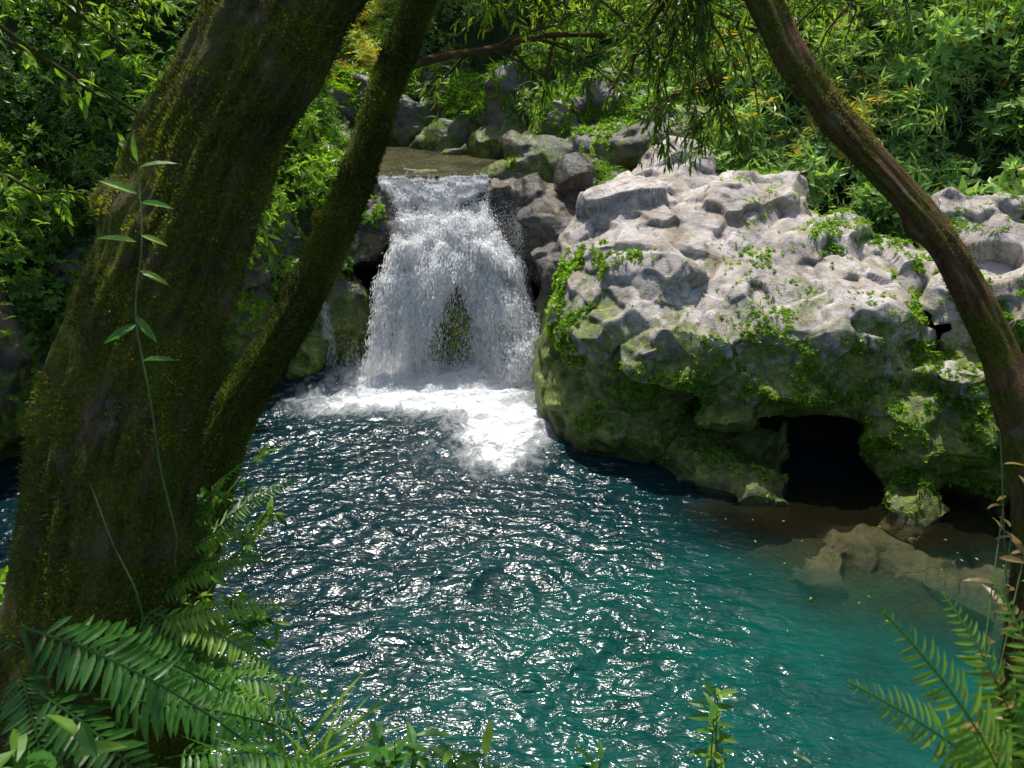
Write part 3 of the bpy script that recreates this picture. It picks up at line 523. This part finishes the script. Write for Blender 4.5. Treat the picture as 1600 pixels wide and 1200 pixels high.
# ---------------------------------------------------------------- leafy branches
LH=T_(leaf_hi(.30)); LHN=T_(leaf_hi(.22,.35)); LL=T_(leaf_lo(.34)); LV=T_(leaf_hi(.24,.2))
class Br:
    def __init__(s): s.tv=[];s.tf=[];s.tu=[];s.o=0;s.m=Mass()
    def tube(s,P,R,seg=6,step=.1):
        V,F,uv,D=tube(P,R,seg,step); s.tv.append(V);s.tf.append(F+s.o);s.tu.append(uv);s.o+=len(V)
    def branch(s,p0,p1,r,g,nt=8,tl=.6,ls=.11,sag=.2,leaf=LH,per=9,rn=.5,lev=1,jit=.08):
        p0=A(p0,float);p1=A(p1,float);L=np.linalg.norm(p1-p0); t=np.linspace(0,1,7)[:,None]
        P=p0+(p1-p0)*t+A([0,0,1])*(sag*4*t*(1-t)*.5-sag*t*t*.6)+np.cumsum(g.normal(0,jit*L*.25,(7,3)),0)*t
        s.tube(P,list(np.linspace(r,r*.35,7)),6,.12)
        for i in range(nt):
            a=g.uniform(.15,1.); q=P[min(5,int(a*6))]+(P[min(6,int(a*6)+1)]-P[min(5,int(a*6))])*(a*6%1)
            d=nrm((p1-p0)/L*.6+g.normal(0,.6,3)+A([0,0,-.15])); e=q+d*tl*g.uniform(.5,1.1)
            if lev>0 : s.branch(q,e,r*.4,g,max(3,nt//2),tl*.5,ls,sag*.5,leaf,per,rn,lev-1,jit)
            else: s.twig(q,e,r*.4,g,ls,leaf,per,rn)
        s.twig(P[-2],P[-1]+(p1-p0)/L*tl*.3,r*.3,g,ls,leaf,per,rn)
    def twig(s,q,e,r,g,ls,leaf,per,rn):
        s.tube([q,(q+e)/2+A([0,0,.03]),e-A([0,0,.05])],[max(r,.003),max(r*.7,.0025),.002],4,.1)
        t=g.uniform(.1,1.,per)[:,None]; P=q+(e-q)*t-A([0,0,.05])*t*t; d=nrm(nrm(e-q)*.7+g.normal(0,.6,(per,3))+A([0,0,-.25]))
        s.m.add(leaf,P,frames(d,A([0,0,1.])+g.normal(0,.5,(per,3))),ls*g.uniform(.6,1.25,per),np.clip(rn+g.normal(0,.2,per),0,1))
    def done(s,parent,lm,bm,n1="branches",n2="leaves"):
        if s.tv: make_mesh(n1,np.concatenate(s.tv),np.concatenate(s.tf),bm,parent,uv=np.concatenate(s.tu))
        if s.m.v: s.m.done(n2,lm,parent)
g=np.random.default_rng(41)
b=Br()
b.branch((-.75,4.7,7.75),(1.1,6.3,8.0),.028,g,9,.6,.08,.1,LHN,9,.5)
b.branch((-.5,4.95,8.2),(.6,5.8,8.25),.028,g,9,.6,.08,.1,LHN,9,.6)
b.branch((-.3,5.2,8.6),(2.2,6.6,8.1),.028,g,12,.7,.09,.1,LHN,9,.55)
b.branch((-.2,5.3,8.7),(-.9,7.4,8.3),.028,g,9,.6,.09,.1,LHN,9,.8)
b.branch((.3,5.6,9.0),(1.3,7.6,8.2),.028,g,10,.6,.09,.2,LHN,9,.8)
b.branch((.2,5.6,9.2),(.4,7.9,8.2),.028,g,10,.7,.09,.2,LHN,9,.85)
b.branch((.3,5.7,9.2),(2.6,8.4,8.4),.028,g,10,.7,.09,.2,LHN,9,.8)
b.branch((.3,5.7,9.2),(3.6,8.0,8.5),.028,g,11,.8,.09,.2,LHN,9,.7)
b.done(t2,M_canopy,M_bark3)
b=Br()
b.branch((1.0,3.9,8.35),(.75,5.4,7.75),.022,g,9,.45,.075,.1,LHN,8,.3)
b.branch((.8,4.1,8.6),(1.5,6.0,7.3),.026,g,14,.5,.08,.1,LHN,9,.3)
b.branch((.9,4.2,8.6),(1.0,6.0,7.6),.022,g,11,.5,.08,.1,LHN,9,.35)
b.branch((.9,4.0,8.5),(2.6,5.8,8.1),.026,g,9,.6,.085,.1,LHN,8,.5)
b.branch((.6,4.4,9.0),(3.6,6.5,8.6),.03,g,10,.7,.085,.1,LHN,8,.6)
b.branch((.8,4.1,8.7),(3.0,5.0,8.35),.024,g,8,.5,.085,.1,LHN,8,.5)
b.done(t3,M_canopy,M_bark3)
b=Br()
for i in range(15):  # unseen overhead crown, placed towards the sun to shade trunks and near bank
    c=A([g.uniform(-6,.5),g.uniform(3.6,8.0),g.uniform(9.8,12.5)]); c[0]-=.15*(c[1]-5)
    b.branch(A([.0,4.6,10.2])*.6+c*.4,c,.03,g,6,.9,.15,.2,LL,9,.45,1)
b.done(t1,M_canopy,M_bark)
b=Br()
for (p0,p1,ls) in [((-4.2,4.2,8.9),(-2.2,4.5,7.75),.10),((-4.6,4.8,8.6),(-2.0,5.0,7.35),.10),((-4.8,5.2,8.9),(-3.0,6.2,8.2),.10),((-5.2,5.0,7.8),(-3.3,5.2,7.0),.10),((-5.6,6,8.8),(-3.4,7.6,8.3),.10),((-6.5,7,8.9),(-4.2,9,8.2),.11),((-3.4,5,9.3),(-1.6,6.6,8.35),.09)]:
    b.branch(p0,p1,.025,g,8,.6,ls,.15,LH,8,.75)
lt=add_tree("bank_shade_tree",[(-5.8,4.0,4.2),(-5.6,4.3,6.5),(-5.2,4.6,8.8),(-4.8,5.2,11)],[.16,.13,.11,.06],M_bark,24,.05,1,15,[],0,0,g)
b.done(lt,M_dark,M_bark)
def bank_shade_tree(base,top,rad,n,ls,g,lm=M_canopy):  # added trees; their crowns above the view cast shade on the left bank
    base=A(base,float);top=A(top,float); base[2]=float(height(A([base[0]]),A([base[1]]))[0])-.3
    mid=(base+top)/2+A([.2,-.2,0]); e=add_tree("bank_shade_tree",[base,mid,top],[.2,.16,.07],M_bark,20,.1,.8,int(abs(base[0])*7)%50,[],0,0,g); b=Br()
    for i in range(n):
        d=nrm(g.normal(size=3)+A([0,0,.15])); c=top+d*A(rad)*g.uniform(.5,1.); st=mid+(top-mid)*g.uniform(.4,1.); b.branch(st,c,.035,g,7,1.0,ls,.2,LL,9,.5,1)
    b.done(e,lm,M_bark)
bank_shade_tree((-10.5,19.5,0),(-8.4,19.6,12.0),(2.8,2.4,1.3),17,.24,g)
bank_shade_tree((-13.5,15,0),(-12.0,15.2,11.5),(2.6,3,1.5),15,.24,g)

# ---------------------------------------------------------------- foreground plants
def frond_at(ms,p0,p1,g,tm=None,up=(0,0,1),rn=.5,roll=.2):
    p0=A(p0,float);p1=A(p1,float); d=p1-p0; L=np.linalg.norm(d); R=frames(d[None]+A([[0,0,.1*L]]),A([up],float)+g.normal(0,roll,(1,3)))
    ms.add(FRH[g.integers(0,3)] if tm is None else tm,[p0],R,[L],[rn])
g=np.random.default_rng(51); e=empty("sword_fern"); ms=Mass()
for (p0,p1,rn) in [((-1.42,1.72,6.42),(-.80,1.62,6.06),.35),((-1.42,1.85,6.3),(-.95,1.95,5.85),.4),((-1.4,2.34,5.92),(-.88,2.23,5.68),.8),((-1.32,2.18,5.83),(-.86,2.06,5.5),.6),((-1.5,2.53,5.85),(-1.0,2.57,5.98),.75),((-1.5,3.1,5.7),(-1.05,3.23,5.98),.7),((-1.5,2.4,5.9),(-1.05,2.2,5.55),.6),((-1.55,2.7,5.8),(-1.08,2.9,5.75),.8),((-1.5,1.8,6.25),(-1.9,1.75,6.4),.3),((-1.45,1.7,6.3),(-1.2,1.35,6.1),.3),((-1.6,2.9,5.7),(-1.28,3.1,6.15),.6),((-1.5,2.0,6.0),(-.75,2.1,5.55),.5),((-1.5,2.7,5.9),(-1.12,2.75,6.25),.7),((-1.45,2.55,5.75),(-1.0,2.35,5.6),.8),((-1.35,1.6,6.3),(-.85,1.35,6.0),.3),((-1.5,2.6,5.9),(-1.0,2.7,6.1),.85),((-1.1,1.7,5.9),(-.55,1.75,5.76),.6),((-1.3,1.75,6.1),(-.75,1.9,5.75),.5),((-1.2,1.9,5.9),(-.7,1.95,5.8),.75),((-1.35,2.3,5.9),(-.85,2.45,5.85),.85),((-1.3,2.1,5.8),(-.7,2.2,5.62),.7)]:
    frond_at(ms,p0,p1,g,rn=rn)
ms.done("fronds",M_fern,e)
b=Br()
for (q,p) in [((-1.42,1.72,6.42),(-1.5,1.65,5.2)),((-1.42,2.2,5.9),(-1.6,2.3,5.0)),((-1.5,2.8,5.78),(-1.75,2.8,4.8))]: b.tube([p,(A(p)+A(q))/2+A([.03,0,.05]),q],[.012,.01,.006],6,.05)
b.done(e,M_fern,M_stem,"stems")
b=Br()
for (p0,p1) in [((-1.75,3.0,5.3),(-1.35,3.0,6.15)),((-1.7,2.9,5.2),(-1.15,3.1,5.85)),((-1.7,2.7,5.1),(-1.25,2.8,5.6)),((-1.8,3.3,5.4),(-1.3,3.5,6.0)),((-1.7,2.9,5.2),(-1.2,2.9,5.4))]:
    b.branch(p0,p1,.01,g,8,.25,.085,.05,LH,7,.8,0)
sh=empty("shrub"); b.done(sh,M_fern,M_stem)
e=empty("sword_fern"); ms=Mass()
for (p0,p1) in [((.88,.90,6.74),(.63,1.0,7.10)),((.90,.92,6.74),(.58,.97,6.97)),((.95,.90,6.70),(.67,.90,6.80)),((.93,.95,6.76),(.80,1.12,7.05)),((.93,.9,6.7),(.73,.85,6.72)),((.95,.92,6.76),(.88,1.1,7.1))]: frond_at(ms,p0,p1,g,rn=.8,up=(.1,-.6,.7),roll=.1)
ms.done("fronds",M_fern,e); b=Br(); b.tube([(1.0,.85,5.8),(.98,.9,6.4),(.92,.92,6.74)],[.01,.008,.005],6,.05); b.twig(A([.97,.9,6.4]),A([1.1,.95,6.6]),.004,g,.1,LH,5,.5); b.done(e,M_fern,M_stem,"stem","leaves")
ms=Mass(); gt=T_(leaf_hi(.035,.55)); n=70; a=g.uniform(0,6.28,n); d=np.stack([np.cos(a)*.55+.25,np.sin(a)*.35,np.full(n,1.)+g.uniform(-.4,.4,n)],-1)
zb=float(height(A([-.75]),A([1.8]))[0]); ms.add(gt,A([-.72,1.8,max(zb,5.62)])+g.normal(0,.05,(n,3))*A([1,1,.2]),frames(d,A([0,0,1.])+g.normal(0,.2,(n,3))),g.uniform(.24,.46,n),g.uniform(.5,1,n)); ms.done("grass_tuft",M_fern)
def herb(name,base,tip,nl,ls,rn,leaf=LH,mat=M_fern,br=3):
    e=empty(name); b=Br(); base=A(base,float);tip=A(tip,float)
    for j in range(br):
        t_=tip+g.normal(0,.05,3)*(j>0)*A([1.6,1,.8]); b.tube([base,(base+t_)/2+g.normal(0,.02,3),t_],[.004,.003,.002],5,.04)
        t=np.linspace(.3,1.,nl)[:,None]; P=base+(t_-base)*t; az=np.arange(nl)*2.4+j; d=np.stack([np.cos(az),np.sin(az)*.8,np.full(nl,.35)],-1)+g.normal(0,.2,(nl,3))
        b.m.add(leaf,P,frames(d,A([0,0,1.])+g.normal(0,.3,(nl,3))),ls*g.uniform(.6,1.15,nl),np.clip(rn+g.normal(0,.15,nl),0,1))
    b.done(e,mat,M_stem,"stems","leaves")
herb("seedling",(.64,1.62,5.4),(.64,1.78,6.12),16,.08,.7)
herb("seedling",(.2,1.45,5.5),(.24,1.53,6.10),16,.10,.4,LH,M_fern,4)
herb("seedling",(-.2,1.5,5.5),(-.17,1.55,6.12),16,.10,.6,LH,M_fern,4)
herb("seedling",(-.4,1.55,5.5),(-.38,1.62,6.06),16,.10,.5,LH,M_fern,4)
herb("seedling",(.8,1.5,5.5),(.9,1.45,6.02),12,.09,.4)
herb("seedling",(-1.75,1.5,5.8),(-1.80,1.95,7.0),12,.13,.6)
herb("seedling",(-1.35,1.35,5.9),(-1.3,1.42,6.28),8,.16,.7)
herb("seedling",(1.5,1.6,5.5),(1.78,2.25,6.35),10,.10,.6,LH,M_brownleaf)
herb("seedling",(1.9,1.9,5.5),(1.85,2.45,6.70),9,.08,.5,LH,M_brownleaf)
herb("seedling",(2.3,2.2,5.5),(2.05,2.6,7.40),9,.16,.6,LH,M_fern,2)
e=empty("climbing_vine"); b=Br(); st=[(-1.30,2.45,6.2),(-1.33,2.50,6.5),(-1.32,2.518,6.77),(-1.36,2.62,7.05),(-1.33,2.72,7.3),(-1.365,2.88,7.55)]
b.tube(st,[.004,.004,.004,.004,.003,.002],5,.04); b.tube([(-1.28,2.5,5.7),(-1.34,2.46,6.0),(-1.30,2.45,6.2)],[.003,.003,.004],5,.04); b.tube([(-1.52,2.25,5.6),(-1.42,2.30,5.95),(-1.50,2.36,6.25),(-1.58,2.45,6.45)],[.004,.004,.003,.002],5,.04)
for (p,d) in [((-1.36,2.62,7.02),(-.6,-.2,-.35)),((-1.36,2.62,7.05),(.6,-.1,-.1)),((-1.34,2.68,7.2),(.7,-.1,-.3)),((-1.34,2.70,7.3),(-1,-.2,.1)),((-1.33,2.72,7.32),(.8,0,-.1)),((-1.35,2.8,7.45),(-.8,0,.35)),((-1.35,2.8,7.42),(.9,-.1,.1)),((-1.365,2.88,7.53),(.7,.2,.3)),((-1.365,2.88,7.55),(-.3,.1,.8)),((-1.34,2.56,6.9),(.5,-.2,.0))]:
    d=A([d],float)+g.normal(0,.15,(1,3)); b.m.add(LV,[p],frames(d,A([[0,-.5,1.]])+g.normal(0,.3,(1,3))),[g.uniform(.09,.14)],[g.uniform(.6,.9)])
b.done(e,M_fern,M_stem,"stem","leaves")
ms=Mass(); n=1500; cx=g.uniform(-4.5,5,n); cy=g.uniform(1.3,4.6,n); z=height(cx,cy); ok=(sdist(cx,cy)>.2)&(z<8-1.33*cy-.25)|((cx<-1.7)&(sdist(cx,cy)>.3)&(cy<3.4)); cx=cx[ok];cy=cy[ok];z=z[ok]
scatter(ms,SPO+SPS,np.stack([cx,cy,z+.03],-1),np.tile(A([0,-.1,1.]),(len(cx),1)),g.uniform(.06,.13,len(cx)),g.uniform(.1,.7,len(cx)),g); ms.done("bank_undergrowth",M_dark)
ms=Mass(); n=26; P=np.stack([g.uniform(3.5,8.5,n),g.uniform(8,11.6,n),np.full(n,.05)],-1); R=frames(np.stack([g.normal(size=n),g.normal(size=n),np.zeros(n)],-1),np.tile(A([0,0,1.]),(n,1))); ms.add(T_(leaf_hi(.4,.02)),P,R,g.uniform(.04,.09,n),g.uniform(.8,1,n)); ms.done("floating_leaves",M_cover)

# ---------------------------------------------------------------- light, sky, camera
el=math.radians(66); az=math.radians(-12)   # azimuth measured from +Y toward +X
sd=Vector((math.sin(az)*math.cos(el),math.cos(az)*math.cos(el),math.sin(el)))
L=bpy.data.lights.new("sun",'SUN'); L.energy=5.; L.angle=math.radians(.53); L.color=(1,.96,.88)
so=bpy.data.objects.new("sun",L); scene.collection.objects.link(so); so.rotation_euler=sd.to_track_quat('Z','Y').to_euler()
w=bpy.data.worlds.new("World"); scene.world=w; w.use_nodes=True; nt=w.node_tree
sk=nt.nodes.new('ShaderNodeTexSky'); sk.sky_type='NISHITA'; sk.sun_disc=False; sk.sun_elevation=el; sk.sun_rotation=az; sk.dust_density=2.
nt.links.new(sk.outputs[0],nt.nodes['Background'].inputs[0]); nt.nodes['Background'].inputs[1].default_value=.15
cam=bpy.data.cameras.new("camera"); co=bpy.data.objects.new("camera",cam); scene.collection.objects.link(co); scene.camera=co
cam.lens=27; cam.sensor_width=36; cam.clip_end=1000; cam.clip_start=.05; co.location=(0,0,8); co.rotation_euler=(math.radians(65),0,0)
cam.dof.use_dof=True; cam.dof.focus_distance=11; cam.dof.aperture_fstop=5.6
scene.view_settings.view_transform='Standard'; scene.view_settings.look='None'; scene.view_settings.exposure=0
